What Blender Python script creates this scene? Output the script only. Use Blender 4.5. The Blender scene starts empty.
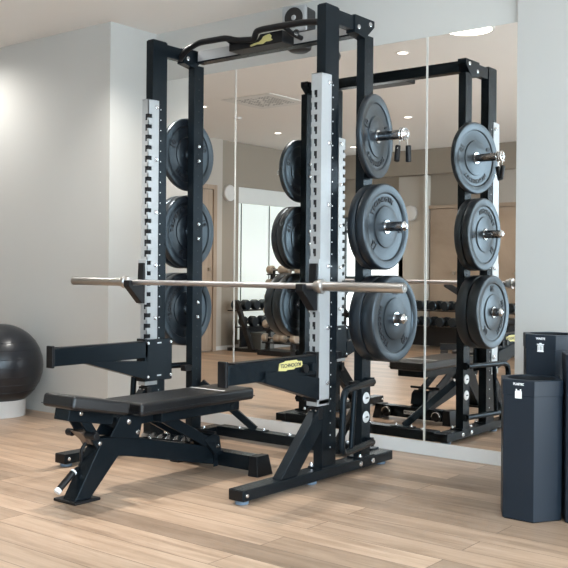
import bpy, bmesh, math, random
from mathutils import Vector, Matrix
random.seed(7)
PI = math.pi
SC = bpy.context.scene
C = SC.collection

# ------------------------------------------------------------------ materials
def mat(name, col, rough=.5, metal=0., var=0., scale=8., bump=0., bscale=200., coat=0., emit=None, estr=0., spec=.5, trans=0.):
    m = bpy.data.materials.new(name); m.use_nodes = True
    nt = m.node_tree; b = nt.nodes['Principled BSDF']
    b.inputs['Base Color'].default_value = (*col, 1)
    b.inputs['Roughness'].default_value = rough
    b.inputs['Metallic'].default_value = metal
    b.inputs['Specular IOR Level'].default_value = spec
    b.inputs['Coat Weight'].default_value = coat
    b.inputs['Coat Roughness'].default_value = .15
    b.inputs['Transmission Weight'].default_value = trans
    tc = nt.nodes.new('ShaderNodeTexCoord')
    if var:
        n = nt.nodes.new('ShaderNodeTexNoise'); n.inputs['Scale'].default_value = scale; n.inputs['Detail'].default_value = 4
        nt.links.new(tc.outputs['Object'], n.inputs['Vector'])
        mx = nt.nodes.new('ShaderNodeMixRGB')
        mx.inputs['Color1'].default_value = (*[c*(1-var) for c in col], 1)
        mx.inputs['Color2'].default_value = (*[min(1, c*(1+var)) for c in col], 1)
        nt.links.new(n.outputs['Fac'], mx.inputs['Fac']); nt.links.new(mx.outputs['Color'], b.inputs['Base Color'])
    if bump:
        n2 = nt.nodes.new('ShaderNodeTexNoise'); n2.inputs['Scale'].default_value = bscale; n2.inputs['Detail'].default_value = 3
        nt.links.new(tc.outputs['Object'], n2.inputs['Vector'])
        bp = nt.nodes.new('ShaderNodeBump'); bp.inputs['Strength'].default_value = bump; bp.inputs['Distance'].default_value = .002
        nt.links.new(n2.outputs['Fac'], bp.inputs['Height']); nt.links.new(bp.outputs['Normal'], b.inputs['Normal'])
    if emit:
        b.inputs['Emission Color'].default_value = (*emit, 1); b.inputs['Emission Strength'].default_value = estr
    return m

M = {}
M['steel_black'] = mat('black_powder_coat', (.0062, .0090, .0118), .27, 0, .15, 20, .04, 900, spec=.2)
M['rubber'] = mat('black_rubber_plate', (.0065, .0085, .012), .36, 0, .15, 30, .05, 500, spec=.9)
M['letter'] = mat('raised_rubber_letters', (.010, .012, .016), .5)
M['black_plastic'] = mat('black_plastic', (.0045, .005, .0065), .42, 0, .1, 30, spec=.3)
M['leather'] = mat('black_upholstery', (.006, .0065, .008), .36, 0, .12, 40, .2, 700, spec=.5)
M['white_strip'] = mat('brushed_aluminium_rail', (.44, .46, .475), .42, .35, .04, 60, .05, 800)
M['chrome'] = mat('chrome', (.72, .72, .72), .14, 1., .03, 10)
M['bar_steel'] = mat('barbell_steel', (.55, .54, .53), .30, 1., .05, 40)
M['bar_shaft'] = mat('knurled_shaft_steel', (.56, .55, .57), .38, 1., .06, 300, .3, 1500)
M['bolt'] = mat('zinc_bolt', (.75, .75, .76), .25, 1., .03, 30)
M['washer_and_hole_light'] = mat('white_washer_and_hole_light', (.80, .82, .83), .35, .2, .03, 30)
M['yellow'] = mat('pale_yellow_badge', (.56, .50, .20), .5, 0, .04, 50)
M['ink'] = mat('dark_ink', (.03, .03, .03), .6)
M['white_ink'] = mat('white_print', (.85, .87, .88), .5, 0, .02, 50)
M['stitch'] = mat('pale_grey_stripe', (.62, .62, .60), .5, 0, .05, 60)
M['wall_grey'] = mat('painted_wall_grey_white', (.575, .575, .555), .75, 0, .015, 3, .06, 300, spec=.3)
M['wall_blue'] = mat('painted_pilaster', (.475, .475, .46), .7, 0, .015, 3, .06, 300, spec=.3)
M['wall_tan'] = mat('painted_wall_taupe', (.34, .295, .245), .8, 0, .02, 3, .06, 300, spec=.3)
M['wall_beige'] = mat('painted_wall_beige', (.52, .48, .43), .8, 0, .02, 3, .06, 300, spec=.3)
M['ceiling'] = mat('ceiling_paint', (.85, .83, .80), .85, 0, .01, 3, .04, 300, spec=.2)
M['baseboard'] = mat('baseboard_paint', (.72, .73, .73), .5, 0, .02, 10)
M['peg'] = mat('dark_chrome', (.30, .30, .31), .16, 1., .03, 10)
M['seam'] = mat('mirror_edge_glass', (.75, .74, .70), .3, 0, .02, 40)
M['bin'] = mat('navy_grey_powder_coat', (.010, .0175, .028), .42, 0, .06, 6, .05, 900, spec=.35)
M['bin_rim'] = mat('bin_rim_grey', (.16, .18, .20), .35, .2, .05, 20)
M['bin_dark'] = mat('bin_inside', (.006, .007, .009), .8, 0, .1, 20)
M['ball'] = mat('dark_vinyl_ball', (.012, .014, .019), .3, 0, .1, 12, .05, 300, spec=.5)
M['white_ring'] = mat('white_plastic_ring', (.72, .70, .68), .45, 0, .03, 20)
M['spk_grey'] = mat('speaker_grey', (.36, .37, .38), .4, .1, .04, 30)
M['spk_dark'] = mat('speaker_dark', (.018, .019, .021), .4, 0, .1, 30)
M['cone'] = mat('speaker_cone', (.012, .012, .013), .3, 0, .1, 30)
M['foot_pad'] = mat('grey_blue_rubber_foot', (.14, .20, .27), .5, 0, .08, 40)
M['wood'] = None
M['frame_dark'] = mat('dark_window_frame', (.05, .06, .065), .4, .2, .08, 30)
M['frosted'] = mat('frosted_lit_pane', (.75, .80, .78), .5, 0, .03, 2, emit=(.90, 1., .96), estr=.5)
M['blind'] = mat('white_roller_blind', (.78, .79, .77), .7, 0, .02, 8)
M['daylight'] = mat('daylit_pane', (.8, .85, .9), .4, 0, .02, 2, emit=(.86, .95, 1.), estr=8.)
M['daylight_soft'] = mat('daylit_pane_soft', (.8, .85, .9), .4, 0, .02, 2, emit=(.66, .85, 1.), estr=12.)
M['daylight_back'] = mat('daylit_back_pane', (.8, .85, .9), .4, 0, .02, 2, emit=(.85, .95, 1.), estr=2.2)
M['lamp'] = mat('lamp_diffuser', (.9, .9, .88), .5, 0, .01, 5, emit=(1., .93, .82), estr=7.)
M['vent'] = mat('vent_metal', (.72, .71, .69), .5, .1, .03, 20)
M['vent_dark'] = mat('vent_gap', (.10, .10, .10), .7, 0, .05, 20)
M['brass_hw'] = mat('satin_handle', (.5, .45, .38), .3, .9, .04, 20)
M['chrome_db'] = mat('satin_dumbbell', (.62, .55, .47), .35, .6, .05, 20)
M['rack_black'] = mat('black_rack_paint', (.012, .013, .015), .4, 0, .1, 20)
M['yoga_grey'] = mat('grey_box', (.14, .15, .145), .6, 0, .06, 20)

def mirror_mat():
    m = bpy.data.materials.new('silvered_mirror'); m.use_nodes = True
    nt = m.node_tree; b = nt.nodes['Principled BSDF']
    b.inputs['Metallic'].default_value = 1; b.inputs['Roughness'].default_value = 0.0
    n = nt.nodes.new('ShaderNodeTexNoise'); n.inputs['Scale'].default_value = .6
    tc = nt.nodes.new('ShaderNodeTexCoord'); nt.links.new(tc.outputs['Object'], n.inputs['Vector'])
    r = nt.nodes.new('ShaderNodeValToRGB')
    r.color_ramp.elements[0].color = (.905, .875, .84, 1); r.color_ramp.elements[1].color = (.93, .90, .865, 1)
    nt.links.new(n.outputs['Fac'], r.inputs['Fac']); nt.links.new(r.outputs['Color'], b.inputs['Base Color'])
    return m
M['mirror'] = mirror_mat()
for k in ('steel_black', 'rubber'):
    M[k].node_tree.nodes['Principled BSDF'].inputs['Specular Tint'].default_value = (.72, .88, 1., 1)

def plank_mat(name, base, light, dark, L, W, rough, gap=.0015, rot=0.):
    m = bpy.data.materials.new(name); m.use_nodes = True
    nt = m.node_tree; N = nt.nodes.new; b = nt.nodes['Principled BSDF']; lk = nt.links.new
    tc = N('ShaderNodeTexCoord')
    mp0 = N('ShaderNodeMapping'); mp0.inputs['Rotation'].default_value = (0, 0, rot)
    lk(tc.outputs['Object'], mp0.inputs['Vector'])
    br = N('ShaderNodeTexBrick'); br.offset = .37; br.squash = 1
    br.inputs['Scale'].default_value = 1; br.inputs['Mortar Size'].default_value = gap
    br.inputs['Mortar Smooth'].default_value = .1; br.inputs['Bias'].default_value = 0
    br.inputs['Brick Width'].default_value = L; br.inputs['Row Height'].default_value = W
    br.inputs['Color1'].default_value = (0, 0, 0, 1); br.inputs['Color2'].default_value = (1, 1, 1, 1)
    br.inputs['Mortar'].default_value = (.5, .5, .5, 1)
    lk(mp0.outputs['Vector'], br.inputs['Vector'])
    # grain, stretched along the plank and shifted per plank
    mp = N('ShaderNodeMapping'); mp.inputs['Scale'].default_value = (1.1, 15, 1)
    lk(mp0.outputs['Vector'], mp.inputs['Vector'])
    va = N('ShaderNodeVectorMath'); va.operation = 'ADD'
    sc = N('ShaderNodeVectorMath'); sc.operation = 'SCALE'; sc.inputs['Scale'].default_value = 37.
    lk(br.outputs['Color'], sc.inputs[0]); lk(mp.outputs['Vector'], va.inputs[0]); lk(sc.outputs['Vector'], va.inputs[1])
    g = N('ShaderNodeTexNoise'); g.inputs['Scale'].default_value = 1.6; g.inputs['Detail'].default_value = 8; g.inputs['Roughness'].default_value = .62; g.inputs['Distortion'].default_value = .6
    lk(va.outputs['Vector'], g.inputs['Vector'])
    ramp = N('ShaderNodeValToRGB'); e = ramp.color_ramp.elements
    e[0].position = .30; e[0].color = (*dark, 1); e[1].position = .72; e[1].color = (*light, 1)
    mid = ramp.color_ramp.elements.new(.5); mid.color = (*base, 1)
    lk(g.outputs['Fac'], ramp.inputs['Fac'])
    # plank to plank tone
    hs = N('ShaderNodeHueSaturation'); mr = N('ShaderNodeMapRange'); mr.inputs['To Min'].default_value = .70; mr.inputs['To Max'].default_value = 1.16
    lk(br.outputs['Color'], mr.inputs['Value']); lk(mr.outputs['Result'], hs.inputs['Value']); lk(ramp.outputs['Color'], hs.inputs['Color'])
    mm = N('ShaderNodeMixRGB'); mm.inputs['Color2'].default_value = (*[c*.45 for c in dark], 1)
    lk(br.outputs['Fac'], mm.inputs['Fac']); lk(hs.outputs['Color'], mm.inputs['Color1']); lk(mm.outputs['Color'], b.inputs['Base Color'])
    rr = N('ShaderNodeMapRange'); rr.inputs['To Min'].default_value = rough-.06; rr.inputs['To Max'].default_value = rough+.1
    lk(g.outputs['Fac'], rr.inputs['Value']); lk(rr.outputs['Result'], b.inputs['Roughness'])
    bp = N('ShaderNodeBump'); bp.inputs['Strength'].default_value = .08; bp.inputs['Distance'].default_value = .002
    lk(g.outputs['Fac'], bp.inputs['Height']); lk(bp.outputs['Normal'], b.inputs['Normal'])
    b.inputs['Specular IOR Level'].default_value = .5
    return m
M['floor'] = plank_mat('light_oak_planks', (.405, .285, .20), (.51, .375, .275), (.27, .183, .124), 1.6, .14, .33)
M['wood'] = plank_mat('oak_veneer', (.42, .32, .24), (.48, .37, .28), (.35, .26, .19), 9., 9., .5)

# ------------------------------------------------------------------ mesh helpers
def box(bm, x0, x1, y0, y1, z0, z1, mtx=None):
    vs = [bm.verts.new(Vector((x, y, z))) for z in (z0, z1) for y in (y0, y1) for x in (x0, x1)]
    for f in ((0, 2, 3, 1), (4, 5, 7, 6), (0, 1, 5, 4), (2, 6, 7, 3), (0, 4, 6, 2), (1, 3, 7, 5)):
        bm.faces.new([vs[i] for i in f])
    if mtx is not None:
        for v in vs: v.co = mtx @ v.co
    return vs

def prism(bm, pts, axis, a0, a1):
    """pts: 2-D outline; axis 'x': (y,z), 'y': (x,z), 'z': (x,y)"""
    def mk(p, a):
        if axis == 'x': return (a, p[0], p[1])
        if axis == 'y': return (p[0], a, p[1])
        return (p[0], p[1], a)
    A = [bm.verts.new(mk(p, a0)) for p in pts]; B = [bm.verts.new(mk(p, a1)) for p in pts]
    n = len(pts)
    bm.faces.new(A[::-1]); bm.faces.new(B)
    for i in range(n): bm.faces.new((A[i], A[(i+1) % n], B[(i+1) % n], B[i]))

def frame_of(d):
    d = d.normalized(); a = Vector((0, 0, 1)) if abs(d.z) < .9 else Vector((1, 0, 0))
    u = d.cross(a).normalized(); v = d.cross(u).normalized()
    return u, v

def cyl(bm, p0, p1, r, seg=24, r1=None):
    p0, p1 = Vector(p0), Vector(p1); r1 = r if r1 is None else r1
    u, v = frame_of(p1-p0)
    A = [bm.verts.new(p0+u*r*math.cos(2*PI*i/seg)+v*r*math.sin(2*PI*i/seg)) for i in range(seg)]
    B = [bm.verts.new(p1+u*r1*math.cos(2*PI*i/seg)+v*r1*math.sin(2*PI*i/seg)) for i in range(seg)]
    bm.faces.new(A[::-1]); bm.faces.new(B)
    for i in range(seg): bm.faces.new((A[i], A[(i+1) % seg], B[(i+1) % seg], B[i]))

def fillet(pts, rad, n=6):
    pts = [Vector(p) for p in pts]; out = [pts[0]]
    for i in range(1, len(pts)-1):
        a, b, c = pts[i-1], pts[i], pts[i+1]
        r = min(rad, (a-b).length*.49, (c-b).length*.49)
        p, q = b+(a-b).normalized()*r, b+(c-b).normalized()*r
        for k in range(n+1):
            t = k/n; out.append(p*(1-t)**2+b*2*t*(1-t)+q*t*t)
    out.append(pts[-1]); return out

def tube(bm, pts, r, seg=14, rad=0., sq=None):
    pts = fillet(pts, rad) if rad else [Vector(p) for p in pts]
    rings = []; u = None
    for i, p in enumerate(pts):
        d = (pts[min(i+1, len(pts)-1)]-pts[max(i-1, 0)]).normalized()
        if u is None: u, v = frame_of(d)
        else:
            u = (u-d*u.dot(d)).normalized(); v = d.cross(u).normalized()
        rings.append([bm.verts.new(p+u*r*math.cos(2*PI*k/seg)+v*r*math.sin(2*PI*k/seg)) for k in range(seg)])
    bm.faces.new(rings[0][::-1]); bm.faces.new(rings[-1])
    for a, b in zip(rings, rings[1:]):
        for k in range(seg): bm.faces.new((a[k], a[(k+1) % seg], b[(k+1) % seg], b[k]))

def bar(bm, p0, p1, w, h, up=(0, 0, 1)):
    """rectangular bar from p0 to p1; w is measured sideways, h along 'up'"""
    p0, p1 = Vector(p0), Vector(p1); d = (p1-p0).normalized()
    s = d.cross(Vector(up)).normalized(); t = s.cross(d).normalized()
    vs = []
    for p in (p0, p1):
        vs.append([bm.verts.new(p+s*a*w/2+t*b*h/2) for a, b in ((-1, -1), (1, -1), (1, 1), (-1, 1))])
    A, B = vs
    bm.faces.new(A[::-1]); bm.faces.new(B)
    for i in range(4): bm.faces.new((A[i], A[(i+1) % 4], B[(i+1) % 4], B[i]))

def lathe(bm, prof, org, d, seg=64, closed=False):
    """prof: (radius, along)"""
    org, d = Vector(org), Vector(d).normalized(); u, v = frame_of(d)
    rings = []
    for r, h in prof:
        if r < 1e-6: rings.append([bm.verts.new(org+d*h)])
        else: rings.append([bm.verts.new(org+d*h+u*r*math.cos(2*PI*k/seg)+v*r*math.sin(2*PI*k/seg)) for k in range(seg)])
    pr = list(zip(rings, rings[1:]))
    if closed: pr.append((rings[-1], rings[0]))
    for a, b in pr:
        for k in range(seg):
            k2 = (k+1) % seg
            if len(a) == 1 and len(b) == 1: continue
            if len(a) == 1: bm.faces.new((a[0], b[k2], b[k]))
            elif len(b) == 1: bm.faces.new((a[k], a[k2], b[0]))
            else: bm.faces.new((a[k], a[k2], b[k2], b[k]))

def obj(name, bm, m, parent=None, bevel=0., bseg=2, smooth=True, angle=35):
    bmesh.ops.recalc_face_normals(bm, faces=bm.faces[:])
    me = bpy.data.meshes.new(name); bm.to_mesh(me); bm.free()
    me.materials.append(m if not isinstance(m, str) else M[m])
    o = bpy.data.objects.new(name, me); C.objects.link(o)
    if smooth:
        for p in me.polygons: p.use_smooth = True
        me.set_sharp_from_angle(angle=math.radians(angle))
    if bevel:
        b = o.modifiers.new('bevel', 'BEVEL'); b.width = bevel; b.segments = bseg; b.limit_method = 'ANGLE'; b.angle_limit = math.radians(40)
        b.harden_normals = True
    if parent:
        o.parent = parent; o.matrix_parent_inverse = Matrix.Identity(4)
        # meshes are written in the parent's local frame
    return o

def dots(bm, pts, r):
    """drilled holes: small discs lying just off a side face (second material of the same mesh)"""
    for p in pts:
        n0 = len(bm.faces); cyl(bm, (p[0]-.0004, p[1], p[2]), (p[0]+.0004, p[1], p[2]), r, 10)
        bm.faces.ensure_lookup_table()
        for f in bm.faces[n0:]: f.material_index = 1
def spot_mat(o, m): o.data.materials.append(M[m])
def B(): return bmesh.new()
def bx(name, m, parent, *a, bevel=0., mtx=None, bseg=2):
    b = B(); box(b, *a, mtx=mtx); return obj(name, b, m, parent, bevel, bseg)
def thing(name, label, cat, loc=(0, 0, 0), rz=0., group=None):
    o = bpy.data.objects.new(name, None); o.empty_display_size = .05; C.objects.link(o)
    o.location = loc; o.rotation_euler = (0, 0, rz); tag(o, label, cat, group); return o
def tag(o, label, cat, group=None):
    o['label'] = label; o['category'] = cat
    if group: o['group'] = group
    return o
def struct(name, b, m, parent=None, bevel=0., smooth=True):
    o = obj(name, b, m, parent, bevel, smooth=smooth)
    if parent is None: o['kind'] = 'structure'
    return o
def dup(root, loc, rot=None, label=None, group=None):
    r = root.copy(); C.objects.link(r); r.location = loc
    if rot is not None: r.rotation_euler = rot
    if label: r['label'] = label
    if group: r['group'] = group
    for ch in list(root.children):
        c = ch.copy(); C.objects.link(c); c.parent = r
        for g in ch.children:
            d = g.copy(); C.objects.link(d); d.parent = c
    return r
def text_bm(bm, s, size, depth, mtx, spacing=1., bold=0.):
    cu = bpy.data.curves.new('tmp', 'FONT'); cu.body = s; cu.size = size; cu.extrude = depth; cu.align_x = 'CENTER'; cu.align_y = 'CENTER'
    cu.space_character = spacing; cu.resolution_u = 3; cu.offset = bold
    o = bpy.data.objects.new('tmp', cu); C.objects.link(o)
    me = bpy.data.meshes.new_from_object(o.evaluated_get(bpy.context.evaluated_depsgraph_get()))
    bpy.data.objects.remove(o); bpy.data.curves.remove(cu)
    me.transform(mtx); bm.from_mesh(me); bpy.data.meshes.remove(me)

# ------------------------------------------------------------------ the room
YM, ZC = 1.0137, 2.61
XL, XR, YB = -4.62, 3.75, -5.45
XRET, YL = -1.50, .61           # where the grey wall on the left stops and turns back to the mirror
XP, YP = 1.157, .985             # pilaster on the right
b = B(); box(b, XL-.2, XR+.2, YB-.2, YM+.3, -.1, 0); struct('floor', b, M['floor'], smooth=False)
b = B(); box(b, XL-.2, XR+.2, YB-.2, YM+.3, ZC, ZC+.1); struct('ceiling', b, M['ceiling'], smooth=False)
b = B(); box(b, XRET, XR+.2, YM+.008, YM+.3, 0, ZC); struct('wall_back', b, M['wall_grey'], smooth=False)
b = B(); box(b, XL-.2, XRET, YL, YM+.3, 0, ZC); struct('wall_front', b, M['wall_grey'], smooth=False)
b = B(); box(b, XP, XR+.2, YP, YM+.004, 0, ZC); struct('wall_pilaster', b, M['wall_blue'], smooth=False)
# side wall far to the left (seen in the mirror) with a window opening Y -3.42 .. -5.3
WY0, WY1, WZ0, WZ1 = -5.25, -3.43, .10, 2.05
b = B()
box(b, XL-.2, XL, YB, WY0, 0, ZC); box(b, XL-.2, XL, WY1, YL, 0, ZC); box(b, XL-.2, XL, WY0, WY1, WZ1, ZC); box(b, XL-.2, XL, WY0, WY1, 0, WZ0)
struct('wall_left', b, M['wall_tan'], smooth=False)
b = B(); box(b, XL+.001, XL+.02, -3.10, -2.2, 0, ZC-.001); struct('wall_left_panel', b, M['wall_beige'], smooth=False)
b = B(); box(b, XL-.2, XR+.2, YB-.2, YB, 0, ZC); struct('wall_rear', b, M['wall_tan'], smooth=False)
# right wall with two daylight windows (beside the camera, outside the frame)
RZ0, RZ1 = .12, 2.45
WINS = [('window_1', -1.45, .90, 3, M['daylight']), ('window_4', -5.3, -1.75, 3, M['daylight_soft'])]
b = B()
ys = [YB]+[v for w in sorted(WINS, key=lambda w: w[1]) for v in w[1:3]]+[YP]
for k in range(0, len(ys), 2): box(b, XR, XR+.2, ys[k], ys[k+1], 0, ZC)
for _, y0, y1, _n, _m in WINS: box(b, XR, XR+.2, y0, y1, RZ1, ZC); box(b, XR, XR+.2, y0, y1, 0, RZ0)
struct('wall_right', b, M['wall_grey'], smooth=False)
for nm, RY0, RY1, n, mm in WINS:
    b = B()
    for i in range(n):
        y0 = RY0+(RY1-RY0)*i/n; box(b, XR+.10, XR+.11, y0+.03, y0+(RY1-RY0)/n-.03, RZ0+.04, RZ1-.04)
    win = struct(nm, b, mm, smooth=False)
    b = B()
    for i in range(n+1):
        y0 = RY0+(RY1-RY0)*i/n; box(b, XR+.05, XR+.15, max(RY0, y0-.035), min(RY1, y0+.035), RZ0, RZ1)
    box(b, XR+.05, XR+.15, RY0, RY1, RZ0, RZ0+.05); box(b, XR+.05, XR+.15, RY0, RY1, RZ1-.05, RZ1)
    obj('window_frame', b, M['frame_dark'], win)
# frosted window in the left wall, with a blind box over it
b = B(); box(b, XL-.10, XL-.09, WY0, WY1, WZ0, 1.86); win = struct('window_2', b, M['frosted'], smooth=False)
b = B()
for y in (-3.58, -4.15, -4.72): box(b, XL-.088, XL-.08, y-.006, y+.006, WZ0, 1.85)
obj('glass_joint', b, M['frame_dark'], win)
b = B(); box(b, XL-.085, XL-.02, WY0, WY1, 1.85, WZ1); obj('blind_box', b, M['blind'], win)
# rear-wall glazed door beside the column
def glazed(nm, x0, x1, z0, z1, bars):
    b = B(); box(b, x0, x1, YB+.002, YB+.012, z0, z1); w = struct(nm, b, M['daylight_back'], smooth=False)
    b = B()
    for x in (x0, x1): box(b, x-.03, x+.03, YB+.001, YB+.05, z0-.03, z1+.03)
    box(b, x0, x1, YB+.001, YB+.05, z1-.03, z1+.03); box(b, x0, x1, YB+.001, YB+.05, z0-.03, z0+.03)
    for z in bars: box(b, x0, x1, YB+.001, YB+.05, z-.02, z+.02)
    obj('window_frame', b, M['frame_dark'], w)
glazed('window_3', -4.36, -3.42, .15, 1.72, (1.55, .9))
# soffit along the rear wall and the projecting columns
b = B(); box(b, -3.46, -3.40+.34, YB, YB+.05, 0, 2.27); struct('wall_rear_panel', b, M['wall_beige'], smooth=False)
b = B(); box(b, -3.04, -3.0, YB, YB+.12, 0, 2.27); struct('trim_1', b, M['wall_beige'], smooth=False)
b = B(); box(b, -4.62, XR, YB, YB+.16, 2.28, ZC-.001); struct('wall_soffit', b, M['wall_tan'], smooth=False)
b = B(); box(b, -2.0, XR, YB, YB+.03, 1.86, 2.28); struct('wall_light_band', b, M['wall_beige'], smooth=False)
# cupboards let into the rear wall (two tall oak leaves)
def leaf(nm, x0, x1, hx, y=YB, z1=1.82, axis='y'):
    b = B()
    if axis == 'y':
        box(b, x0+.004, x1-.004, y+.001, y+.035, .01, z1)
    else:
        box(b, y+.021, y+.05, x0+.004, x1-.004, .01, z1)
    d = struct(nm, b, M['wood'], bevel=.003)
    b = B()
    if axis == 'y': cyl(b, (hx, y+.035, .98), (hx, y+.065, .98), .022, 16)
    else: cyl(b, (y+.05, hx, 1.0), (y+.08, hx, 1.0), .02, 16)
    obj('door_handle', b, M['brass_hw'], d); return d
leaf('door_1', -2.985, -2.57, -2.62); leaf('door_2', -2.56, -2.14, -2.51); leaf('door_3', -2.13, -1.70, -1.76); leaf('door_4', -1.69, -1.26, -1.63)
b = B(); box(b, -3.0, -1.24, YB, YB+.05, 1.825, 1.87); struct('trim_2', b, M['wood'])
# oak door in the left wall
leaf('door_5', -2.90, -2.05, -2.83, y=XL, z1=1.97, axis='x')
b = B()
box(b, XL+.02, XL+.06, -2.965, -2.905, 0, 2.03); box(b, XL+.02, XL+.06, -2.905, -2.05, 1.975, 2.03)
struct('trim_3', b, M['wood'])
# baseboards
b = B(); box(b, XRET, XP, YM-.002, YM+.0079, 0, .0735); struct('baseboard_mirror', b, M['baseboard'], bevel=.0015)
b = B(); box(b, XL, XRET+.008, YL-.008, YL, 0, .06); struct('baseboard_left', b, M['wall_grey'], bevel=.0015)
b = B(); box(b, XRET, XRET+.008, YL, YM-.003, 0, .06); struct('baseboard_return', b, M['wall_grey'], bevel=.0015)
b = B(); box(b, XL+.001, XL+.03, WY1-.0, -2.97, 0, .05); struct('baseboard_side', b, M['baseboard'], bevel=.0015)
b = B(); box(b, XP, XR, YP-.008, YP, 0, .06); struct('baseboard_right', b, M['baseboard'], bevel=.0015)
# low step under the left-hand window
b = B(); box(b, XL+.001, XL+.30, WY0, WY1-.02, 0, .09); struct('trim_4', b, M['baseboard'], bevel=.004)

# ------------------------------------------------------------------ mirror panels
edges = [XRET+.003, -.764, .6223, XP-.002]
lab = ['tall frameless wall mirror panel nearest the white corner on the left',
       'wide frameless wall mirror panel directly behind the rack, between two seams',
       'frameless wall mirror panel beside the pale pilaster and the bins']
for i in range(3):
    x0, x1 = edges[i], edges[i+1]
    t = thing('mirror_panel', lab[i], 'mirror', ((x0+x1)/2, YM, .074), group='mirror panels on the wall')
    w = (x1-x0)/2-.0015
    b = B(); box(b, -w, w, .0, .0075, 0, 2.2); obj('mirror_glass', b, M['mirror'], t, smooth=False)
    for s in (-1, 1):
        if (i == 0 and s < 0) or (i == 2 and s > 0): continue
        bx('polished_edge', M['seam'], t, s*w-.0042 if s > 0 else -w, w if s > 0 else -w+.0042, -.0012, .0006, .001, 2.199)

# ------------------------------------------------------------------ squat rack
rack = thing('power_rack', 'tall black steel rack with pale notched rails, standing on the oak floor', 'rack')
XI, XO = .545, .597
STB, STT = .372, 1.925
boltme = {}
def bolt(parent, p, d, r=.0105, h=.009, m='bolt', name='bolt'):
    b = B(); lathe(b, [(0, h), (r*.55, h), (r*.62, h*.72), (r*.9, h*.62), (r, h*.35), (r, 0), (0, 0)], p, d, 14)
    return obj(name, b, M[m], parent)
for sgn in (1, -1):
    def X(a, c): return (min(sgn*a, sgn*c), max(sgn*a, sgn*c))
    dx = 0 if sgn > 0 else -.0240          # measured: the left frame sits a touch further out
    def XX(a, c):
        lo, hi = X(a, c); return lo+dx, hi+dx
    def xs(a): return sgn*a+dx
    # (left frame measured at -.620..-.572)
    # front upright
    b = B(); box(b, *XX(XI, XO), .105, .214, .066, 2.255)
    dots(b, [(xs(s_), .168, .16+k*.0573) for k in range(31) for s_ in (XI, XO)], .0034)
    up = obj('upright', b, M['steel_black'], rack, .004); spot_mat(up, 'washer_and_hole_light')  # pale discs paint the light showing inside the drilled holes
    b = B(); box(b, *XX(XI+.003, XO-.003), .109, .210, 2.255, 2.261); obj('end_cap', b, M['black_plastic'], up, .002)
    # rear upright
    b = B(); box(b, *XX(XI+.004, XO), .436, .514, .066, 2.175)
    dots(b, [(xs(s_), .475, .30+k*.062) for k in range(30) for s_ in (XI+.004, XO)], .0042)
    ru = obj('rear_upright', b, M['steel_black'], rack, .003); spot_mat(ru, 'bin_dark')
    for zc in (1.667, 1.218, .766):
        for dz in (-.042, .042):
            bolt(ru, (xs(XI+.004), .475, zc+dz), (-sgn, 0, 0), .011, .011)
    # notched rail wrapped round the front upright: real U channel with cut slots
    b = B()
    o0, o1, i0 = .601, .576, .541           # outer edge, slot edge, inner edge
    sl0, sl1 = .556, .576                   # slot column
    yf0, yf1, ys = .070, .074, .150
    zt = STT; z0s = 1.832+.014; pitch = .0573
    ns = 25
    if sgn < 0: i0, o0, sl0, sl1 = .541, .589, .551, .567
    box(b, *XX(sl1, o0), yf0, yf1, STB, zt)                      # outer front band
    box(b, *XX(o0-.004, o0), yf1, ys, STB, zt)                   # outer side wall
    box(b, *XX(i0, i0+.004), yf1+.026, ys, STB, zt)              # inner side wall behind the notches
    if sgn > 0: box(b, *XX(i0+.003, sl0), yf0, yf1, STB, zt)     # inner front band
    prev = zt
    for k in range(ns):
        top = z0s-k*pitch; bot = top-.036; mid = top-.023
        box(b, *XX(i0 if sgn < 0 else sl0, sl1), yf0, yf1, top, prev)   # tooth face
        box(b, *XX(i0, i0+.004), yf0, yf1+.026, top, prev)              # tooth side
        if sgn < 0: box(b, *XX(i0, sl0), yf0, yf1, bot, mid)            # lip below the notch
        else: box(b, *XX(sl0, sl0+.006), yf0, yf1, bot, mid)
        box(b, *XX(i0, i0+.004), yf1, yf1+.026, bot, mid)
        prev = bot
    box(b, *XX(i0, sl1), yf0, yf1, STB, prev); box(b, *XX(i0, i0+.004), yf1, yf1+.026, STB, prev)
    box(b, *XX(i0, o0), yf0, .105, zt-.003, zt)
    st = obj('notched_rail', b, M['white_strip'], rack, smooth=False)
    b = B(); box(b, *XX(i0+.005, o0-.005), yf1+.002, .104, STB+.03, zt-.01); obj('slot_shade_insert', b, M['bin_dark'], st)  # black insert added in the channel, standing in for shade inside the slots
    b = B(); box(b, *XX(i0-.004, o0), yf0-.012, ys, STB-.008, STB+.022); obj('rail_foot', b, M['white_strip'], st, .002)
    for z in (1.885, 1.60, 1.31, 1.02, .73, .47):
        bolt(st, (xs(o0), .128, z), (sgn, 0, 0), .012, .014)
        bolt(st, (xs(i0), .128, z), (-sgn, 0, 0), .012, .014)
    # foot rail
    fx = (.52, .605) if sgn > 0 else (.571, .652)
    b = B(); box(b, *X(*fx), -.468, .72, .018, .066); fr = obj('foot_rail', b, M['steel_black'], rack, .004)
    b = B(); box(b, *X(fx[0]+.004, fx[1]-.004), -.4705, -.468, .021, .063); obj('end_cap', b, M['black_plastic'], fr, .001)
    for y in (-.43, .06, .66):
        b = B(); cyl(b, (sgn*(sum(fx)/2), y, 0), (sgn*(sum(fx)/2), y, .018), .030, 20); obj('leveller', b, M['foot_pad'], fr, .003)
    for y in (-.445, .42, .53): bolt(fr, (sgn*(fx[1]), y, .042), (sgn, 0, 0), .009 if y < 0 else .0135, .007)
    if sgn < 0: bolt(fr, (-fx[0], -.445, .042), (1, 0, 0), .009, .007)
    # base plates under the uprights
    b = B(); box(b, *XX(XI-.018, XO+.012), .085, .235, .066, .074); bp = obj('base_plate', b, M['steel_black'], rack, .002)
    for y in (.10, .222): bolt(bp, (xs(XI-.009), y, .074), (0, 0, 1), .011, .016)
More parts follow.
